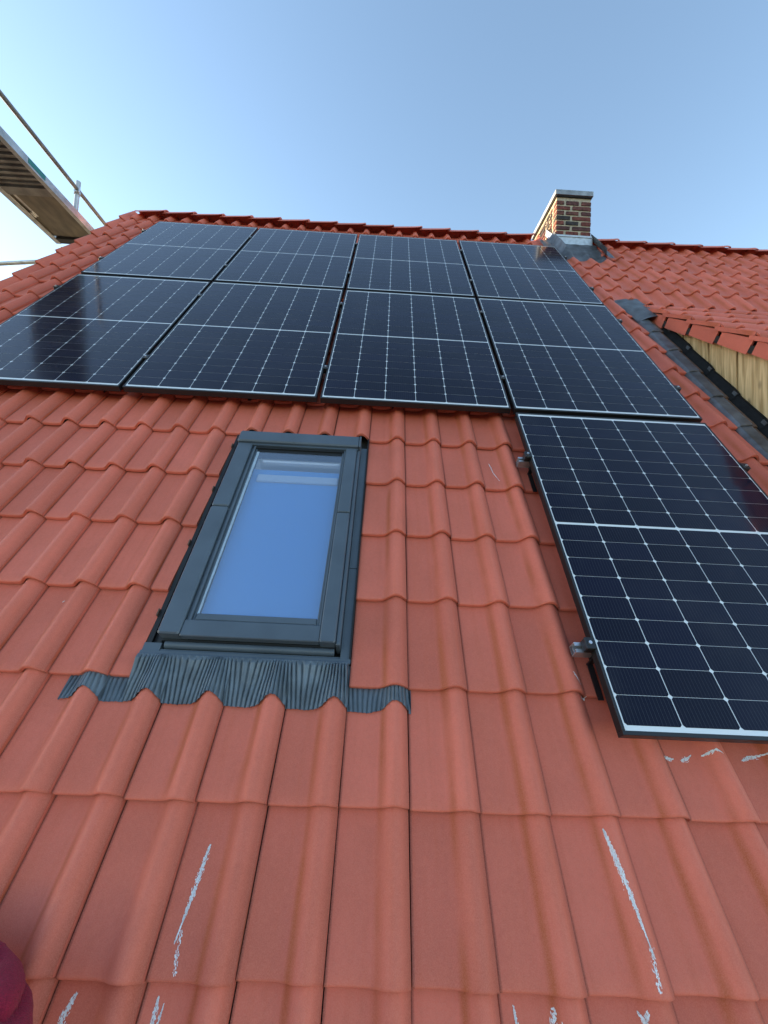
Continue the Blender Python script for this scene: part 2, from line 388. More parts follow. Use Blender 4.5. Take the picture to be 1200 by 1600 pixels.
def project(p):                    # roof coords -> pixel in the 1200x1600 frame (only to choose the largest tiles)
    d = W(*p) - CAM; z = d.dot(_f)
    if z < .05: return None
    return 600 + 641.4 * d.dot(_r) / z, 800 + 641.4 * d.dot(_d) / z
PW, PH, PGU, PGV = 1.134, 1.722, 0.0231, 0.0355
PANELS = [(c, r) for r in (0, 1) for c in range(4)] + [(3, 2)]
def panel_origin(c, r): return c * (PW + PGU), -r * (PH + PGV) - PH
def covered(p):
    t = CAM_R.z / (CAM_R.z - p[2]); u = CAM_R.x + (p[0] - CAM_R.x) * t; v = CAM_R.y + (p[1] - CAM_R.y) * t
    for c, r in PANELS:
        a, b = panel_origin(c, r)
        if a < u < a + PW and b < v < b + PH: return True
    return False
tiles = []
for k in range(-3, 18):
    for c in COLS:
        u0, v0 = J0 + c * TW, K0 + k * TP
        me, sh = T_STD, 'std'
        if 1 <= k <= 4 and -5 < c < -1: continue
        if 1 <= k <= 4 and c == -5: me, sh = T_CUTL, 'cutl'
        if c == -17: me, sh = T_VERGE, 'verge'
        if k < 12 and c == 10: me, sh = T_CUTD, 'cutd'
        if k < 12 and c > 10: continue
        if k >= 16 and 9 <= c <= 10: continue     # the chimney stands here
        area = 0.0; vis = 0
        for s, t in ((.2, .06), (.8, .06), (.5, .2), (.2, .3), (.8, .3)):
            p = (u0 + s * TW, v0 + t, NREF + .015)
            q = project(p)
            if q and -20 < q[0] < 1220 and -20 < q[1] < 1620 and not covered(p): vis += 1
        if vis:
            q = [project((u0 + a * TW, v0 + b * TP, NREF)) for a, b in ((0, 0), (1, 0), (1, 1), (0, 1))]
            if all(q): area = abs(sum(q[i][0] * q[(i+1) % 4][1] - q[(i+1) % 4][0] * q[i][1] for i in range(4))) / 2 * vis / 5
        tiles.append((area, k, c, me, sh, u0, v0))
JIT = {}
tiles.sort(key=lambda t: -t[0])
stuff = MB(); stuff_r = []
for i, (area, k, c, me, sh, u0, v0) in enumerate(tiles):
    jn, ju, jv = rnd.uniform(-.001, .0018), rnd.uniform(-.0008, .0008), rnd.uniform(-.0035, .0035)
    if i < 299 and area > 0:
        rx, ry, rz = rnd.uniform(-.002, .002), rnd.uniform(-.005, .005), rnd.uniform(-.004, .004)
        JIT[(k, c)] = (jn, rx, ry)
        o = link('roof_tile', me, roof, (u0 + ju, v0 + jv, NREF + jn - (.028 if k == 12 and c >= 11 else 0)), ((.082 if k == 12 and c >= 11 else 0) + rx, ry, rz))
    else:
        n0 = len(stuff.v)
        kw = {'verge': dict(verge=True, flap=.085), 'cutl': dict(s1=(WIN_U0 - (J0 - 5 * TW)) / TW), 'cutd': dict(s1=.335), 'std': {}}[sh]
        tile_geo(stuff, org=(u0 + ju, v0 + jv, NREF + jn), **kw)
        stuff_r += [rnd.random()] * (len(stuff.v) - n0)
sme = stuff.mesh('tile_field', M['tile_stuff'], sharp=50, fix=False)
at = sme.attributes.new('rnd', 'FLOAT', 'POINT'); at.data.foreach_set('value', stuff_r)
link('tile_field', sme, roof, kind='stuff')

# ridge tiles: arched caps lapping along the ridge
def ridge_mesh():
    mb = MB(); rows, uvs = [], []
    for x, gr in ((0, 0), (.02, 0), (.30, .012), (.352, .016), (.385, .020), (.390, .016), (.389, .004)):
        row = []; uvr = []
        for a in range(11):
            q = -1 + a / 5.0
            wdt = .108 + gr * .8
            y = q * wdt; z = (1 - abs(q) ** 1.9) * .085 - .052 + gr
            row.append((x, y, z)); uvr.append((.03 + .005 * a, x))
        rows.append(row); uvs.append(uvr)
    mb.grid(rows, True, uvs)
    return mb.mesh('ridge_tile', M['tile'], sharp=50, fix=False)
RT = ridge_mesh()
rw = W(0, V_RIDGE, NREF)
x = U_L + .13
while x < U_R - .2:
    if not (4.50 < x + .18 < 5.30):
        p = ROT.inverted() @ Vector((x, rw.y, rw.z + .058))
        link('ridge_tile', RT, roof, p, (-PITCH + rnd.uniform(-.02, .02), rnd.uniform(-.012, .006), rnd.uniform(-.008, .008)))
    x += .358
# verge batten board closing the left gable edge
vb = MB(); vb.box((U_L + .02, V_EAVE, -.30), (U_L + .05, V_RIDGE - .02, -.14)); part('verge_board', vb, M['rusty'], roof)

# chalk and scrape marks on the tiles
def tile_n(u, v):
    c = math.floor((u - J0) / TW); k = math.floor((v - K0) / TP)
    s = (u - J0) / TW - c; t = v - K0 - k * TP
    jn, rx, ry = JIT.get((k, c), (0, 0, 0))
    return NREF + prof(min(s, .98)) + tilt(t) + jn + rx * t - ry * s * TW
def mark(path, width, dens, name='chalk_mark', taper=True):
    mb = MB(); L = [Vector(p) for p in path]
    seg = [(b - a).length for a, b in zip(L, L[1:])]; tot = sum(seg)
    cnt = int(tot * dens * 1.1)
    for i in range(cnt):
        d = rnd.random() * tot; q = d / tot; j = 0
        while j < len(seg) - 1 and d > seg[j]: d -= seg[j]; j += 1
        p = L[j].lerp(L[j + 1], min(1, d / seg[j])); t = (L[j + 1] - L[j]).normalized(); nrm = Vector((-t.y, t.x))
        wv = width * (.25 + .75 * math.sin(math.pi * min(1, q * 1.15 + .04)) if taper else 1)
        p = p + nrm * rnd.gauss(0, .33) * wv
        ln, wd = rnd.uniform(.0010, .0045), rnd.uniform(.0005, .0012)
        a = math.atan2(t.y, t.x) + rnd.gauss(0, .22); dx = Vector((math.cos(a), math.sin(a))) ; dy = Vector((-dx.y, dx.x))
        pts = []
        m = 6
        for e in range(m):
            an = 2 * math.pi * e / m; rr = rnd.uniform(.6, 1.1)
            qv = p + dx * math.cos(an) * ln * rr + dy * math.sin(an) * wd * rr
            pts.append(mb.vert((qv.x, qv.y, tile_n(qv.x, qv.y) + .0014)))
        mb.face(pts)
    return part(name, mb, M['chalk'], roof)
mark([(2.2745, -5.525), (2.262, -5.63), (2.2500, -5.712)], .0085, 3800)
mark([(2.259, -5.69), (2.262, -5.73), (2.271, -5.765)], .0075, 900, taper=False)
mark([(3.3735, -5.462), (3.388, -5.58), (3.4015, -5.706)], .0085, 3800)
mark([(3.400, -5.69), (3.396, -5.725), (3.388, -5.762)], .008, 1300, taper=False)
mark([(3.648, -5.266), (3.664, -5.272), (3.676, -5.270)], .010, 2800)
mark([(3.700, -5.276), (3.722, -5.268), (3.738, -5.258)], .010, 2800)
mark([(3.765, -5.262), (3.785, -5.254), (3.80, -5.248), (3.815, -5.258)], .007, 2600)
mark([(3.905, -5.266), (3.93, -5.258), (3.965, -5.252), (3.99, -5.246)], .009, 2600)
mark([(2.052, -5.798), (2.042, -5.83), (2.038, -5.90)], .011, 3400)
mark([(2.240, -5.800), (2.243, -5.84), (2.246, -5.90)], .007, 2800)
mark([(2.256, -5.812), (2.254, -5.85), (2.252, -5.90)], .005, 1800)
mark([(3.064, -5.797), (3.066, -5.83), (3.068, -5.88)], .006, 2600)
mark([(3.152, -5.796), (3.148, -5.82), (3.146, -5.88)], .014, 1900)
mark([(3.352, -5.797), (3.362, -5.82), (3.372, -5.88)], .008, 2600)
mark([(3.366, -5.795), (3.362, -5.81)], .006, 2400)
mark([(3.405, -5.022), (3.425, -5.060)], .0035, 2200)
mark([(3.424, -5.095), (3.435, -5.100), (3.446, -5.090)], .004, 2200)
mark([(3.290, -3.85), (3.300, -3.93), (3.322, -4.0)], .004, 1500)
mark([(1.485, -4.817), (1.490, -4.813)], .006, 3500)

# ------------------------------------------------------------------ chimney
ch = thing('chimney', 'square brick chimney with grey cap and lead flashing on the roof ridge', 'chimney')
CX0, CX1, CY0, CY1, CZT = 4.737, 5.178, .30, 1.04, .888
CZB = -.35
mb = MB(); mb.box((CX0 + .006, CY0 + .006, CZB), (CX1 - .006, CY1 - .006, CZT)); part('mortar_core', mb, M['mortar'], ch)
pitch = .0665; bh = .0485
meshes = {}
def brick_at(cx, cy, z, lx, ly):
    mb = MB(); sd = rnd.random() * 50
    mb.box((-lx / 2, -ly / 2, -bh / 2), (lx / 2, ly / 2, bh / 2), ch=.006)
    mb.v = [tuple(Vector(p) + noise.noise_vector(Vector(p) * 22 + Vector((sd, sd, sd))) * .0045) for p in mb.v]
    m = rnd.choices(M['bricks'], (3, 3, 3, 3, 2))[0]
    link('brick', mb.mesh('brick', m), ch, (cx, cy, z + bh / 2))
def wall_row(length, odd, first):
    # brick lengths along a face
    if first == 'front': return [(.0, .100), (.125, .160), (.318, .441 - .318)] if odd else [(.0, .178), (.205, .441 - .205)]
    out = []; x = -.02 if odd else -.13
    i = 0
    while x < length - .05:
        L = .205 if (i + odd) % 2 else .1
        a, b = max(x, .125), min(x + L, length)
        if b - a > .04: out.append((a, b - a))
        x += L + .022; i += 1
    return out
z = CZB + .01; r = 0
while z + bh < CZT + .005:
    odd = r % 2
    for a, l in wall_row(CX1 - CX0, odd, 'front'):
        d = .10
        brick_at(CX0 + a + l / 2, CY0 + d / 2 - .004, z, l, d)
    for a, l in wall_row(CY1 - CY0, odd, 'side'):
        brick_at(CX0 + .05 - .004, CY0 + a + l / 2, z, .1, l)
        brick_at(CX1 - .05 + .004, CY0 + a + l / 2, z, .1, l)
    z += pitch; r += 1
mb = MB(); mb.box((CX0 - .024, CY0 - .03, CZT + .010), (CX1 + .014, CY1 + .03, CZT + .074), ch=.004); part('cap', mb, M['cap'], ch)
mb = MB(); mb.box((CX0 - .012, CY0 - .014, CZT - .004), (CX1 + .004, CY1 + .014, CZT + .0085)); part('cap_bed', mb, M['window_dark'], ch)
# flashing: front counter strip, side strips, lead apron, side gutters
mb = MB(); mb.box((CX0 - .012, CY0 - .018, .255), (CX1 + .012, CY0 - .006, .360)); 
mb.box((CX0 - .006, CY0 - .026, .350), (CX1 + .006, CY0 - .0185, .372))
part('counter_flashing', mb, M['zinc'], ch)
def rp(u, v, n): return W(u, v, n)
mb = MB(); rows = []
for v, lift in ((-.075, .004), (-.03, .008), (.05, .012), (.16, .016), (.27, .018), (.32, .026), (.345, .040)):
    row = []
    for i in range(31):
        u = CX0 - .075 + (CX1 - CX0 + .13) * i / 30
        f = min(1, max(0, (.22 - v) / .26))
        vv = v + (0.012 * math.sin(u * 41) + .02 * math.sin(u * 2 * math.pi / TW + .6) if v < -.05 else 0)
        top = tile_n(u, -.02) * f + (1 - f) * (-.088)
        row.append(rp(u, vv, top + lift + .006 * noise.noise(Vector((u * 14, v * 14, 2)))))
    rows.append(row)
mb.grid(rows); part('lead_apron', mb, M['lead'], ch)
for sgn, xe in ((-1, CX0 - .012), (1, CX1 + .012)):
    mb = MB()   # sloping counter strip on the side
    a = [Vector((xe, CY0 - .01, .255)), Vector((xe, CY0 - .01, .365)), Vector((xe, CY0 + .26, .365 + .29)), Vector((xe, CY0 + .26, .555))]
    mb.prism(a, (sgn * .010, 0, 0)); part('counter_flashing', mb, M['zinc'], ch)
    mb = MB(); rows = []
    for v in (-.05, .06, .18, .30, .42, .54):
        row = []
        for q, nn in ((0, .03), (.02, -.03), (.05, -.055), (.09, -.070), (.125, -.062), (.15, -.072)):
            u = xe + sgn * (.006 + q)
            row.append(rp(u, v + .02 * noise.noise(Vector((u * 9, v * 7, 0))), nn + .012 * noise.noise(Vector((u * 15, v * 9, 3)))))
        rows.append(row)
    mb.grid(rows); part('side_flashing', mb, M['lead'], ch)

# ------------------------------------------------------------------ dormer on the right
DP = R_(36.7)
XV = 5.085                                        # its left verge
DY, DZ = -.767, -1.176
dorm = thing('dormer', 'shed dormer with red tiled roof and timber clad side at the right edge', 'dormer', (0, 0, 0))
DROT = Matrix.Rotation(DP, 4, 'X')
def DWp(u, v, n): return Vector((u, DY, DZ)) + (DROT @ Vector((0, v, n)))
T_DV = tile_mesh('dormer_tile', verge=True, flap=.028)
for r in range(-1, 8):
    for c in range(0, 14):
        u0 = 5.0877 + c * TW - .004; v0 = -.172 - r * TP
        link('dormer_tile', T_DV if c == 0 else T_STD, dorm, DWp(u0, v0 + rnd.uniform(-.003, .003), rnd.uniform(-.001, .001) - .006),
             (DP + rnd.uniform(-.003, .003), rnd.uniform(-.004, .004), rnd.uniform(-.003, .003)))
# hanging flaps of the verge tiles
for r in range(0, 8):
    v1 = -.172 - r * TP + TP - .035; v0 = -.172 - r * TP + .004
    mb = MB(); poly = [DWp(XV + .008, v0, .012), DWp(XV + .008, v1, .004), DWp(XV + .008, v1, -.078), DWp(XV + .008, v0 + .006, -.088)]
    mb.prism(poly, (.014, 0, 0)); vf = part('verge_flap', mb, M['tile'], dorm)
    for q in vf.data.uv_layers.new(name='UVMap').data: q.uv = (.06, .1)
# dormer roof deck and timber cheek
mb = MB(); a = [DWp(XV + .01, .05, -.03), DWp(XV + .01, -2.9, -.03), DWp(XV + .01, -2.9, -.075), DWp(XV + .01, .05, -.075)]
mb.prism(a, (2.85, 0, 0)); part('roof_deck', mb, M['underlay'], dorm)
XC = 5.152
def roof_z(y, n): # world z of roof plane at depth y for offset n
    v = (y + n * sp) / cp; return v * sp + n * cp
def deck_z(y): return DZ + (y - DY) * math.tan(DP) - .06
y = -1.055; i = 0
while y > -3.0:
    wdt = (.245, .118, .128)[0] if False else rnd.choice((.118, .125, .130))
    y1 = y - wdt
    prod = .006 if i % 2 else 0.0
    zl0, zl1 = roof_z(y, -.12), roof_z(y1, -.12)
    zh0, zh1 = deck_z(y), deck_z(y1)
    if zh0 > zl0 + .02 or zh1 > zl1 + .02:
        o_ = Vector((XC, (y + y1) / 2, (zl1 + zh0) / 2))
        gap = .004 if i % 2 else .0012
        poly = [Vector((XC - prod, y - gap, zl0)) - o_, Vector((XC - prod, y - gap, max(zh0, zl0 + .001))) - o_, Vector((XC - prod, y1 + gap, zh1)) - o_, Vector((XC - prod, y1 + gap, zl1)) - o_]
        mb = MB(); mb.prism(poly, (.022, 0, 0)); o = part('cladding_board', mb, M['board'], dorm); o.location = o_
    y = y1 - (.005 if i % 2 else .001); i += 1
mb = MB(); poly = [Vector((XC + .024, -.95, roof_z(-.95, -.15))), Vector((XC + .024, -.95, deck_z(-.95) - .03)), Vector((XC + .024, -3.05, deck_z(-3.05) - .03)), Vector((XC + .024, -3.05, roof_z(-3.05, -.15)))]
mb.prism(poly, (.08, 0, 0)); part('cheek_wall', mb, M['rusty'], dorm)
mb = MB(); yf = -3.05; mb.box((XC + .0, yf - .02, roof_z(yf, -.15)), (U_R, yf, deck_z(yf) - .02)); part('front_wall', mb, M['render'], dorm)
# stepped soakers, stained upstand and black step flashing along the cheek
for k in range(-3, 12):
    v0 = K0 + k * TP
    if v0 < K0 - 2.5 * TP: continue
    v1 = v0 + TP + .03
    if k == 11: v1 = -1.70
    mb = MB(); rows = []
    for t, dn in ((v1, -.004), (v0 + .05, .006), (v0 + .004, .008), (v0, .002)):
        rows.append([(u + .002 * noise.noise(Vector((t * 9, u * 40, k))), t, nn + dn + .004 * noise.noise(Vector((u * 30, t * 10, k)))) for u, nn in ((4.948, -.128), (4.954, -.112), (4.965, -.100), (4.99, -.096), (5.020, -.092), (5.030, -.090), (5.034, -.130))])
    mb.grid(rows); o = part('soaker', mb, M['lead'], dorm); o.matrix_world = ROT
    mb = MB(); rows = []
    for t, dn in ((v1 + .01, -.004), (v0 + .02, .010), (v0, .008), (v0 - .002, -.004)):
        rows.append([(u, t, nn + dn + .003 * noise.noise(Vector((u * 30, t * 10, k + 40)))) for u, nn in ((5.036, -.135), (5.040, -.112), (5.055, -.102), (5.072, -.106), (5.082, -.130))])
    mb.grid(rows); o = part('valley_gutter', mb, M['rusty'], dorm); o.matrix_world = ROT
    mb = MB(); poly = [Vector((5.128, v0 + .0, -.135)), Vector((5.128, v0 + .0, -.070)), Vector((5.128, v0 + .06, -.064)), Vector((5.128, v1 - .01, -.076)), Vector((5.128, v1, -.135))]
    mb.prism([p for p in poly], (.012, 0, 0)); o = part('step_flashing', mb, M['bitumen'], dorm); o.matrix_world = ROT
    mb = MB(); rows = []
    for t, dn in ((v1 + .01, -.006), (v0 + .02, .006), (v0, .004)):
        rows.append([(u, t, nn + dn + .004 * noise.noise(Vector((u * 30, t * 12, k + 80)))) for u, nn in ((5.083, -.134), (5.100, -.122), (5.118, -.098), (5.127, -.075))])
    mb.grid(rows); o = part('step_flashing', mb, M['bitumen'], dorm); o.matrix_world = ROT
    mb = MB(); mb.box((5.118, v0 + .01, -.098), (5.134, v0 + .05, -.072)); o = part('flashing_clip', mb, M['lead'], dorm); o.matrix_world = ROT
# lead saddle where the dormer roof starts
mb = MB(); rows = []
for i in range(9):
    v = -1.30 - .48 * i / 8; row = []
    q = i / 8
    for j in range(9):
        s = j / 8
        uL, uR = 4.885 + .06 * q, 5.11
        u = uL + (uR - uL) * s
        n = -.112 + s * (.030 + .035 * q) + .012 * math.sin(s * 3.1) + .006 * noise.noise(Vector((u * 14, v * 14, 7)))
        row.append((u, v, n))
    rows.append(row)
mb.grid(rows); o = part('lead_saddle', mb, M['lead'], dorm); o.matrix_world = ROT

# ------------------------------------------------------------------ roof window
win = thing('roof_window', 'grey framed roof window reflecting blue sky among the tiles', 'roof window', (0, 0, 0), (PITCH, 0, 0))
G = M['window_grey']; NT = -.050
mb = MB(); mb.box((1.922, -3.868, -.14), (2.570, -3.782, NT + .014), ch=.006); mb.box((1.926, -3.880, -.10), (2.566, -3.8665, NT - .004)); part('top_cover', mb, G, win)
mb = MB(); mb.box((2.569, -3.872, -.13), (2.579, -3.784, NT + .016), ch=.002); part('cover_end', mb, G, win)
for nm, a, b in (('side_cover', (1.926, -4.330), (2.004, -3.870)), ('side_cover', (1.926, -4.956), (2.004, -4.334))):
    mb = MB(); mb.box((a[0], a[1], -.14), (b[0], b[1], NT), ch=.005); part(nm, mb, G, win)
for nm, a, b in (('side_cover', (2.502, -4.332), (2.560, -3.870)), ('side_cover', (2.502, -4.962), (2.560, -4.336))):
    mb = MB(); mb.box((a[0], a[1], -.14), (b[0], b[1], NT), ch=.004); part(nm, mb, G, win)
mb = MB(); mb.box((2.561, -4.966, -.14), (2.577, -3.870, NT - .012), ch=.003); part('frame_side', mb, G, win)
for u0, u1, n in ((2.0055, 2.014, -.066), (2.0145, 2.024, -.060), (2.0245, 2.034, -.070)):
    mb = MB(); mb.box((u0, -4.905 - (u1 - 2.034) * .6, -.12), (u1, -3.882, n), ch=.0015); part('sash_strip', mb, G, win)
for u0, u1, n in ((2.4925, 2.5005, -.060), (2.483, 2.492, -.068)):
    mb = MB(); mb.box((u0, -4.91 if u0 > 2.49 else -4.897, -.12), (u1, -3.882, n), ch=.0015); part('sash_strip', mb, G, win)
mb = MB(); mb.box((2.0345, -3.915, -.12), (2.4825, -3.896, -.070)); mb.box((2.01, -3.8955, -.12), (2.50, -3.8815, -.062)); part('sash_top', mb, M['window_dark'], win)
mb = MB(); mb.box((2.036, -4.893, -.12), (2.4815, -4.866, -.064), ch=.003); part('sash_bottom', mb, G, win)
mb = MB(); mb.box((2.0045, -4.960, -.085), (2.5015, -4.8965, -.056), ch=.003); part('bottom_cover', mb, G, win)
mb = MB(); mb.box((1.932, -4.964, -.15), (2.558, -4.9575, -.094)); part('drip_shade_strip', mb, M['window_dark'], win)  # black strip put in for the shadow under the cover's overhang
mb = MB(); mb.tube((1.945, -4.972, -.112), (2.556, -4.972, -.112), .0145, 12); part('sill_roll', mb, G, win)
mb = MB(); mb.box((2.0335, -4.8665, -.0745), (2.4835, -3.9145, -.0715)); part('pane', mb, M['glass'], win)
# reveal and room seen through the pane
mb = MB(); mb.box((1.99, -4.92, -.42), (2.034, -3.84, -.0752)); mb.box((2.484, -4.92, -.42), (2.53, -3.84, -.0752))
mb.box((2.0345, -3.914, -.42), (2.4835, -3.84, -.0752)); mb.box((2.0345, -4.92, -.42), (2.4835, -4.867, -.0752)); part('reveal', mb, M['white_lining'], win)
mb = MB(); mb.box((2.075, -3.985, -.100), (2.476, -3.970, -.077), ch=.004); part('sash_rail', mb, M['white_lining'], win)
mb = MB(); mb.box((2.070, -4.115, -.125), (2.478, -4.065, -.090), ch=.004); part('blind_rail', mb, M['rail_grey'], win)
mb = MB()
for i in range(60):
    va = -4.866 + i * (.95 / 60); mb.box((2.0345, va, -.0714), (2.042 + .006 * (i / 60) + .0015 * noise.noise(Vector((i * .31, 0, 0))), va + .95 / 60, -.0709))
part('lit_lining_strip', mb, M['lit_lining'], win)  # pale strip added on the pane, standing in for the lit lining inside
mb = MB(); mb.box((1.0, -6.5, -2.4), (3.5, -3.0, -2.38)); part('room_floor', mb, M['room'], win)
mb = MB(); mb.box((2.036, -4.866, -.105), (2.482, -4.02, -.102)); part('roller_blind', mb, M['blind'], win)
# side flashing gutters and black foam edge
mb = MB(); mb.box((2.579, -4.998, -.155), (2.611, -4.605, -.108)); part('side_flashing', mb, G, win)
mb = MB(); mb.box((2.579, -4.603, -.155), (2.611, -3.80, -.106)); part('side_flashing', mb, G, win)
mb = MB(); mb.box((2.612, -4.998, -.155), (2.617, -3.72, -.100)); part('foam_edge', mb, M['window_dark'], win)
mb = MB(); mb.box((1.870, -4.99, -.155), (1.888, -3.72, -.118)); mb.box((1.908, -4.965, -.155), (1.924, -3.79, -.115)); part('foam_edge', mb, M['window_dark'], win)
mb = MB(); mb.box((1.8885, -4.998, -.160), (1.9075, -3.75, -.132)); part('side_flashing', mb, M['window_dark'], win)
for v in (-4.86, -4.52, -4.18, -3.84):       # small tile clips at the cut edge
    mb = MB(); mb.box((1.866, v, -.125), (1.871, v + .028, -.108)); part('tile_clip', mb, M['rusty'], win)
mb = MB(); mb.box((1.868, -5.012, -.150), (2.617, -4.9985, -.104)); mb.box((1.868, -4.9980, -.150), (1.93, -4.966, -.112)); mb.box((1.9305, -4.9980, -.150), (2.578, -4.9875, -.116)); part('apron_strip', mb, G, win)
# beaded seam of the apron
mb = MB()
for i in range(150):
    u = 1.875 + i * (2.612 - 1.875) / 149
    mb.box((u, -5.017, -.108), (u + .0032, -5.0128, -.1015))
part('apron_seam', mb, M['apron'], win, kind='stuff')
# the pleated apron itself, dressed over the rolls of the course below
mb = MB(); rows = []
NU, NV = 940, 18
for j in range(NV + 1):
    t = j / NV; row = []
    for i in range(NU + 1):
        u = 1.662 + (2.834 - 1.662) * i / NU
        c = ((u - J0) / TW) % 1
        bulge = prof(min(c, .98)) / .0476
        vb_ = -5.138 - .032 * (1 - bulge) + .004 * noise.noise(Vector((u * 30, 0, 0)))
        v = -5.016 + (vb_ + 5.016) * t
        base = NREF + prof(min(c, .98)) * min(1, t * 1.7) + tilt(v - K0) if True else 0
        flat = -.094
        side = not (1.872 < u < 2.612)
        e = t
        full = NREF + prof(min(c, .98)) + tilt(v - K0)
        n = full + .002 if side else max(flat * (1 - e) + base * e, full) + .0035
        wv = u + (1 - t) * .018 * math.sin(2 * math.pi * (c - .78)) + .002 * noise.noise(Vector((u * 6, t * 2, 1)))
        ph = (wv / .0150) % 1
        amp = ((.0040 if v > -5.088 else .0100) if side else .0135) * (1 - .25 * t) * (.8 + .25 * noise.noise(Vector((u * 11, t * 3, 5))))
        sh = min(1, t * 10)
        n += amp * sh * (1 - abs(2 * ph - 1) ** 2.6)
        row.append((u, v, n))
    rows.append(row)
mb.grid(rows, False); part('pleated_apron', mb, M['apron'], win)

# ------------------------------------------------------------------ solar panels
CWD, CHT, GU, GV, MID = .1815, .0908, .0030, .0012, .012
LIPW = .0100; LIPV = .0125
mu = (PW - 2 * LIPW - 6 * CWD - 5 * GU) / 2
mv = (PH - 2 * LIPV - 18 * CHT - 16 * GV - MID) / 2
mb = MB(); cc = .0072
cpoly = [(-CWD/2 + cc, -CHT/2), (CWD/2 - cc, -CHT/2), (CWD/2, -CHT/2 + cc), (CWD/2, CHT/2 - cc), (CWD/2 - cc, CHT/2), (-CWD/2 + cc, CHT/2), (-CWD/2, CHT/2 - cc), (-CWD/2, -CHT/2 + cc)]
mb.face([mb.vert((x, y, 0)) for x, y in cpoly]); CELL = mb.mesh('cell', M['cell'], fix=False)
mb = MB()
mb.box((0, 0, -.035), (PW, LIPV, 0), ch=.0008); mb.box((0, PH - LIPV, -.035), (PW, PH, 0), ch=.0008)
mb.box((0, LIPV + .0002, -.035), (LIPW, PH - LIPV - .0002, 0), ch=.0008); mb.box((PW - LIPW, LIPV + .0002, -.035), (PW, PH - LIPV - .0002, 0), ch=.0008)
FRAME = mb.mesh('frame', M['black_alu'])
mb = MB(); mb.box((LIPW + .0003, LIPV + .0003, -.008), (PW - LIPW - .0003, PH - LIPV - .0003, -.0016)); SHEET = mb.mesh('backsheet', M['backsheet'])
labels = {(0,0): 'solar panel at the top left corner of the array, below the ridge', (1,0): 'second solar panel from the left in the row below the ridge',
          (2,0): 'third solar panel from the left in the row below the ridge', (3,0): 'solar panel in front of the brick chimney, reflecting it',
          (0,1): 'solar panel with the dark scaffold reflection across its cells', (1,1): 'solar panel in the middle row just above the roof window left of centre',
          (2,1): 'solar panel in the middle row above the bare tiles right of the roof window', (3,1): 'solar panel in the middle row beside the timber dormer side',
          (3,2): 'lowest and nearest solar panel, alone below the two rows'}
for c, r in PANELS:
    u0, v0 = panel_origin(c, r)
    p = thing('solar_panel', labels[(c, r)], 'solar panel', W(u0, v0, rnd.uniform(-.0008, .0008)), (PITCH + rnd.uniform(-.0012, .0012), rnd.uniform(-.0015, .0015), 0), 'solar panels on the tiled roof')
    link('frame', FRAME, p); link('backsheet', SHEET, p)
    for i in range(6):
        for j in range(18):
            x = LIPW + mu + CWD / 2 + i * (CWD + GU)
            y = LIPV + mv + CHT / 2 + j * (CHT + GV) + (MID - GV if j >= 9 else 0)
            link('cell', CELL, p, (x, y, -.0011))

# mounting rails with clamps and hooks
RAILS = [(-.40, 0, 'uppermost'), (-1.335, 0, 'second'), (-2.07, 0, 'third'), (-3.12, 0, 'fourth'), (-3.905, 3, 'fifth'), (-4.945, 3, 'lowest')]
rail_lab = ['aluminium mounting rail under the top row of solar panels nearest the ridge', 'aluminium mounting rail under the lower part of the top panel row',
            'aluminium mounting rail under the upper part of the middle panel row', 'aluminium mounting rail under the lower part of the middle panel row',
            'upper rail with silver end under the lowest solar panel', 'lower rail with silver end under the lowest solar panel']
def rail_section(mb, u0, u1, v):
    w2, h = .019, .040; n1 = -.0355
    mb.box((u0, v - w2, n1 - h), (u1, v - w2 + .004, n1)); mb.box((u0, v + w2 - .004, n1 - h), (u1, v + w2, n1))
    mb.box((u0, v - w2 + .0042, n1 - h), (u1, v + w2 - .0042, n1 - h + .004)); mb.box((u0, v - w2 + .0042, n1 - .022), (u1, v + w2 - .0042, n1 - .018))
    mb.box((u0 + .001, v - w2 + .0042, n1 - .004), (u1, v - .006, n1)); mb.box((u0 + .001, v + .006, n1 - .004), (u1, v + w2 - .0042, n1))
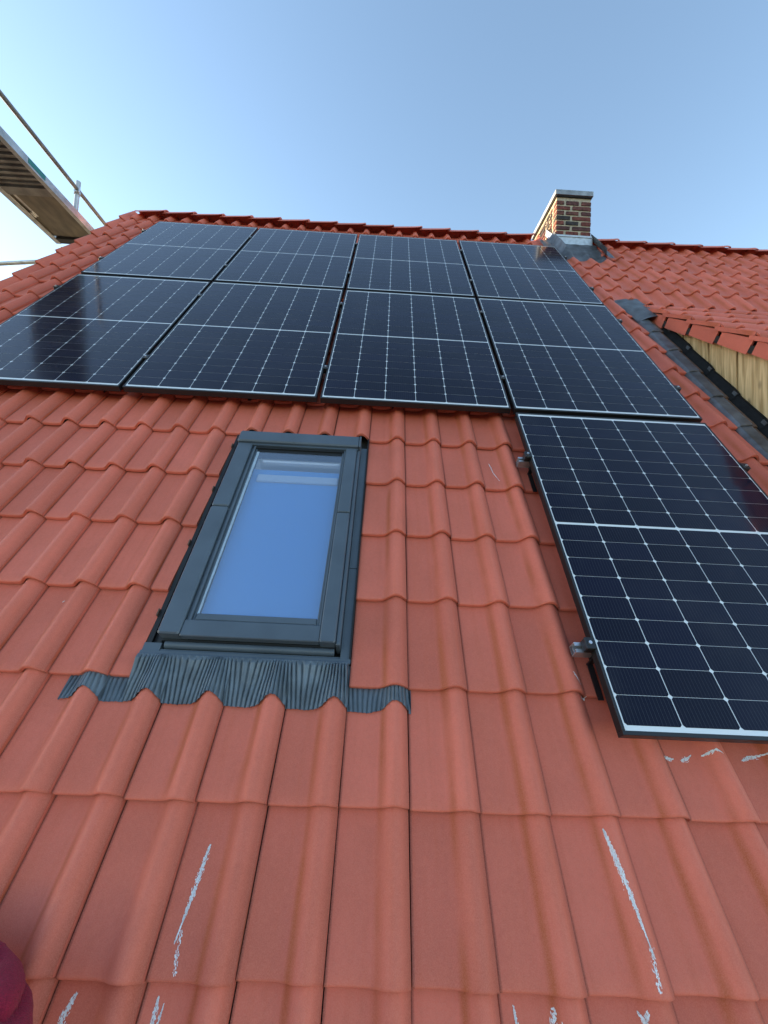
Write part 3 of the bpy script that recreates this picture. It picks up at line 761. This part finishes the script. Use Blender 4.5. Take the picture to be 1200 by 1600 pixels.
for (v, c0, _), lab in zip(RAILS, rail_lab):
    ul = c0 * (PW + PGU); ur = 3 * (PW + PGU) + PW
    rl = thing('mounting_rail', lab, 'mounting rail', (0, 0, 0), (PITCH, 0, 0), 'rails carrying the solar panels')
    ext = .052 if c0 else .03
    mb = MB(); rail_section(mb, ul - ext, ur + .035, v); part('rail', mb, M['alu'], rl)
    for side in (0, 1):
        ue = ul if side == 0 else ur; sg = -1 if side == 0 else 1
        mb = MB(); mb.box((ue + sg * .001, v - .021, -.0303), (ue + sg * .029, v + .021, .0015), ch=.003)
        mb.box((ue - sg * .007, v - .021, .0016), (ue + sg * .029, v + .021, .0046), ch=.001)
        e = part('end_clamp', mb, M['black_alu'], rl)
        mb = MB(); mb.tube((ue + sg * .014, v, .0047), (ue + sg * .014, v, .0105), .0062, 12); part('bolt', mb, M['alu'], e)
    for c in range(c0, 3):
        um_ = (c + 1) * (PW + PGU) - PGU / 2
        mb = MB(); mb.box((um_ - .019, v - .022, .0012), (um_ + .019, v + .022, .0042), ch=.001); mb.box((um_ - .0095, v - .020, -.030), (um_ + .0095, v + .020, .0010))
        e = part('mid_clamp', mb, M['black_alu'], rl)
        mb = MB(); mb.tube((um_, v, .0043), (um_, v, .0105), .0062, 12); part('bolt', mb, M['alu'], e)
    hooks = [ul + (.022 if c0 else .055) + i * .9 for i in range(int((ur - ul) / .9) + 1)]
    for u in hooks:                                   # steel roof hooks passing down between the tiles
        k = math.floor((v - .03 - K0) / TP); vl = K0 + k * TP
        mb = MB(); mb.box((u - .010, v - .026, -.071), (u + .010, v - .0195, -.034)); mb.box((u - .010, v - .026, -.0830), (u + .010, v + .03, -.0765))
        mb.box((u - .010, v - .032, -.112), (u + .010, v - .0262, -.0715)); mb.box((u - .010, vl - .012, -.1085), (u + .010, v - .0325, -.103))
        part('roof_hook', mb, M['black_alu'], rl)

# ------------------------------------------------------------------ scaffold at the gable
sc = thing('scaffold', 'galvanised scaffold bay with deck and guard rail beyond the left gable', 'scaffold')
XA, XB, YA, YB = -1.555, -.95, -2.02, .50
mb = MB(); mb.box((XB - .028, YA, .0), (XB, YB, .078)); mb.box((XB - .05, YA, .0), (XB - .0285, YB, .012)); part('side_beam', mb, M['steel'], sc)
mb = MB(); mb.box((XA, YA, .0), (XA + .028, YB, .078)); mb.box((XA + .0285, YA, .0), (XA + .06, YB, .012)); part('side_beam', mb, M['steel'], sc)
mb = MB(); mb.box((XA + .0605, -.36, .002), (XB - .0505, -.255, .05)); part('cross_bar', mb, M['deck'], sc)
mb = MB(); rows = []
y = YA + .02
while y < -.37:
    for dy, z in ((0, .052), (.020, .052), (.026, .030), (.052, .030), (.058, .052)):
        rows.append([(XA + .029, y + dy, z), (XB - .029, y + dy, z)])
    y += .066
mb.grid(rows, False); part('ribbed_deck', mb, M['deck'], sc)
mb = MB(); mb.box((XA + .029, -.254, .040), (XB - .029, YB - .09, .055)); part('hatch_board', mb, M['ply'], sc)
mb = MB(); mb.box((XA + .0605, YB - .088, .004), (XB - .0505, YB - .002, .045)); part('end_beam', mb, M['window_dark'], sc)
mb = MB(); mb.box((XB + .0005, -.655, .020), (XB + .0025, -.445, .074)); part('sticker', mb, M['teal'], sc)
mb = MB()
mb.box((XA + .07, -.22, .0385), (XA + .10, .10, .0395)); mb.box((XA + .062, .02, .018), (XA + .085, .09, .036)); part('hatch_hinge', mb, M['alu'], sc)
mb = MB(); mb.tube((-.97, -1.06, .387), (-.97, 1.05, .265), .0215, 12); part('guard_rail', mb, M['tube'], sc)
def standard(x, y, z0, z1):
    mb = MB(); mb.tube((x, y, z0), (x, y, z1), .0242, 12); o = part('standard', mb, M['steel'], sc); return o
standard(-.985, .030, .08, .44)
mb = MB(); mb.tube((-.985, .03, .285), (-.985, .03, .345), .034, 10); mb.box((-.995, -.012, .29), (-.94, .012, .34)); part('coupler', mb, M['alu'], sc)
mb = MB(); mb.tube((-3.3, .885, -.15), (-1.42, .58, -.15), .0242, 12); part('ledger', mb, M['steel'], sc)
for x, y in ((-1.52, .56), (-.98, .56), (-1.52, -2.08), (-.98, -2.08), (-3.2, .87)): standard(x, y, -11, -.01 if x > -3 else .9)
# lower lift along the eaves, where the roofers stand
mb = MB(); mb.box((-1.5, -5.3, -6.08), (8, -4.25, -6.03)); part('eaves_deck', mb, M['deck'], sc)
for x in (-1.45, 1.2, 3.8, 6.4): 
    standard(x, -5.35, -11, -4.9); standard(x, -4.22, -11, -6.09)

# ------------------------------------------------------------------ the person whose sleeve shows at the lower left
person = thing('person', 'person in a magenta fleece leaning an arm on the tiles, only the sleeve in view', 'person')
def skin_obj(name, verts, edges, radii, m, root=0, sub=2, parent=None):
    me = bpy.data.meshes.new(name); me.from_pydata([tuple(v) for v in verts], edges, [])
    o = bpy.data.objects.new(name, me); COL.objects.link(o)
    md = o.modifiers.new('skin', 'SKIN')
    for i, d in enumerate(me.skin_vertices[0].data):
        d.radius = (radii[i], radii[i]) if not isinstance(radii[i], tuple) else radii[i]
        d.use_root = (i == root)
    sd = o.modifiers.new('sub', 'SUBSURF'); sd.levels = sub; sd.render_levels = sub
    dg = bpy.context.evaluated_depsgraph_get()
    me2 = bpy.data.meshes.new_from_object(o.evaluated_get(dg)); me2.name = name
    bpy.data.objects.remove(o)
    me2.materials.clear(); me2.materials.append(m)
    for p in me2.polygons: p.use_smooth = True
    return link(name, me2, parent)
elb = W(2.035, -5.832, .050); hand = W(1.72, -5.72, -.045)
hip = Vector((1.58, -4.46, -5.22)); chest = Vector((1.62, -4.27, -4.78)); neck = Vector((1.61, -4.20, -4.55)); head = Vector((1.60, -4.15, -4.38))
shR = Vector((1.85, -4.17, -4.65)); shL = Vector((1.43, -4.26, -4.66)); elL = Vector((1.33, -4.22, -4.94)); haL = Vector((1.36, -4.02, -4.98))
fR, fL = Vector((1.69, -4.52, -5.98)), Vector((1.47, -4.56, -5.98)); kR, kL = Vector((1.68, -4.42, -5.62)), Vector((1.48, -4.45, -5.62))
V_ = [hip, chest, neck, head, head + Vector((0, .02, .09)), shR, elb, hand, shL, elL, haL, kR, fR, fR + Vector((0, .14, -.03)), kL, fL, fL + Vector((0, .14, -.03))]
E_ = [(0,1),(1,2),(2,3),(3,4),(1,5),(5,6),(6,7),(1,8),(8,9),(9,10),(0,11),(11,12),(12,13),(0,14),(14,15),(15,16)]
R2 = [.12,.125,.05,.085,.06,.048,.026,.026,.055,.042,.028,.06,.04,.035,.06,.04,.035]
skin_obj('body', V_, E_, R2, M['skin'], parent=person)
def fingers(wrist, d, up, parent):
    side = d.cross(up).normalized(); d = d.normalized()
    for q, L in ((-.028, .062), (-.009, .072), (.010, .068), (.028, .054)):
        a = wrist + d * .05 + side * q
        pts = [wrist + d * .02 + side * q * .6, a, a + d * L * .5 + up * .006, a + d * L - up * .008]
        skin_obj('finger', pts, [(0,1),(1,2),(2,3)], [.012,.0095,.0085,.007], M['skin'], parent=parent, sub=1)
    a = wrist + d * .01 + side * .035
    skin_obj('thumb', [wrist + d * .005, a + side * .01, a + side * .03 + d * .035], [(0,1),(1,2)], [.013,.011,.009], M['skin'], parent=parent, sub=1)
fingers(hand, (hand - elb), W(0, 0, 1), person); fingers(haL, (haL - elL), Vector((0, 0, 1)), person)
mb = MB()
rows = []
for a in range(9):
    ph = math.pi * a / 8 * .62; rows.append([head + Vector((math.sin(ph) * math.cos(t) * .098, math.sin(ph) * math.sin(t) * .108 - .012, math.cos(ph) * .112 + .045)) for t in [2 * math.pi * k / 16 for k in range(16)]])
mb.grid(rows, close=True); part('hair', mb, M['hair'], person)
for q in (-.032, .032):
    mb = MB(); c0 = head + Vector((q, .088, .02)); mb.tube(c0, c0 + Vector((0, .006, 0)), .011, 8); part('eye', mb, M['window_dark'], person)
mb = MB(); c0 = head + Vector((0, .085, -.015)); mb.tube(c0 + Vector((0, -.01, .03)), c0 + Vector((0, .022, -.01)), .008, 8, r2=.014); part('nose', mb, M['skin'], person)
# fleece jacket: torso and sleeves, with folds
wrR = elb.lerp(hand, .88); wrL = elL.lerp(haL, .9)
JV = [hip + Vector((0, 0, -.06)), hip + Vector((0, 0, .12)), chest, neck + Vector((0, 0, -.02)), shR, shL, shL.lerp(elL, .5), elL, wrL]
JE = [(0,1),(1,2),(2,3),(2,4),(2,5),(5,6),(6,7),(7,8)]
JR = [.155,.15,.15,.062,.085,.082,.068,.06,.045]
skin_obj('fleece_jacket', JV, JE, JR, M['fleece'], root=1, sub=3, parent=person)
# the leaning sleeve: one swept surface with gathered folds round the elbow
def bez(p0, p1, p2, p3, t):
    a = 1 - t
    return p0 * a**3 + p1 * 3*a*a*t + p2 * 3*a*t*t + p3 * t**3
q0, q3 = shR, wrR
c1 = elb + (shR - elb) * .10 + (elb - wrR) * .28; c2 = elb + (wrR - elb) * .10 + (elb - shR) * .12
rows = []; NS = 130; NA = 56
up = W(0, 0, 1).normalized()
for i in range(NS + 1):
    t = i / NS; c = bez(q0, c1, c2, q3, t); d = (bez(q0, c1, c2, q3, min(1, t + .01)) - bez(q0, c1, c2, q3, max(0, t - .01))).normalized()
    sx = d.cross(up).normalized(); sy = sx.cross(d)
    R0 = .086 * (1 - t) + .050 * t + .016 * math.exp(-((t - .55) / .18) ** 2)
    row = []
    for j in range(NA):
        an = 2 * math.pi * j / NA
        e = sx * math.cos(an) + sy * math.sin(an)
        p = c + e * R0
        fold = math.sin(t * 15 + 1.9 + 1.5 * math.sin(an + 1.1) + 1.1 * math.sin(an * 2 + .4) + 1.5 * noise.noise(p * 6))
        amp = .005 + .007 * math.exp(-((t - .52) / .2) ** 2)
        r = R0 - .010 + amp * (1 - (1 - abs(fold)) ** 2.2 * 2.2) * .8 + .006 * noise.noise(p * 16) + .0015 * noise.noise(p * 90)
        row.append(c + e * r)
    rows.append(row)
mb = MB(); mb.grid(rows, True, close=True); part('sleeve', mb, M['fleece'], person)
skin_obj('trousers', [hip, kR + Vector((0, 0, .0)), fR + Vector((0, 0, .06)), kL, fL + Vector((0, 0, .06))], [(0,1),(1,2),(0,3),(3,4)], [.135,.082,.062,.082,.062], M['denim'], parent=person)
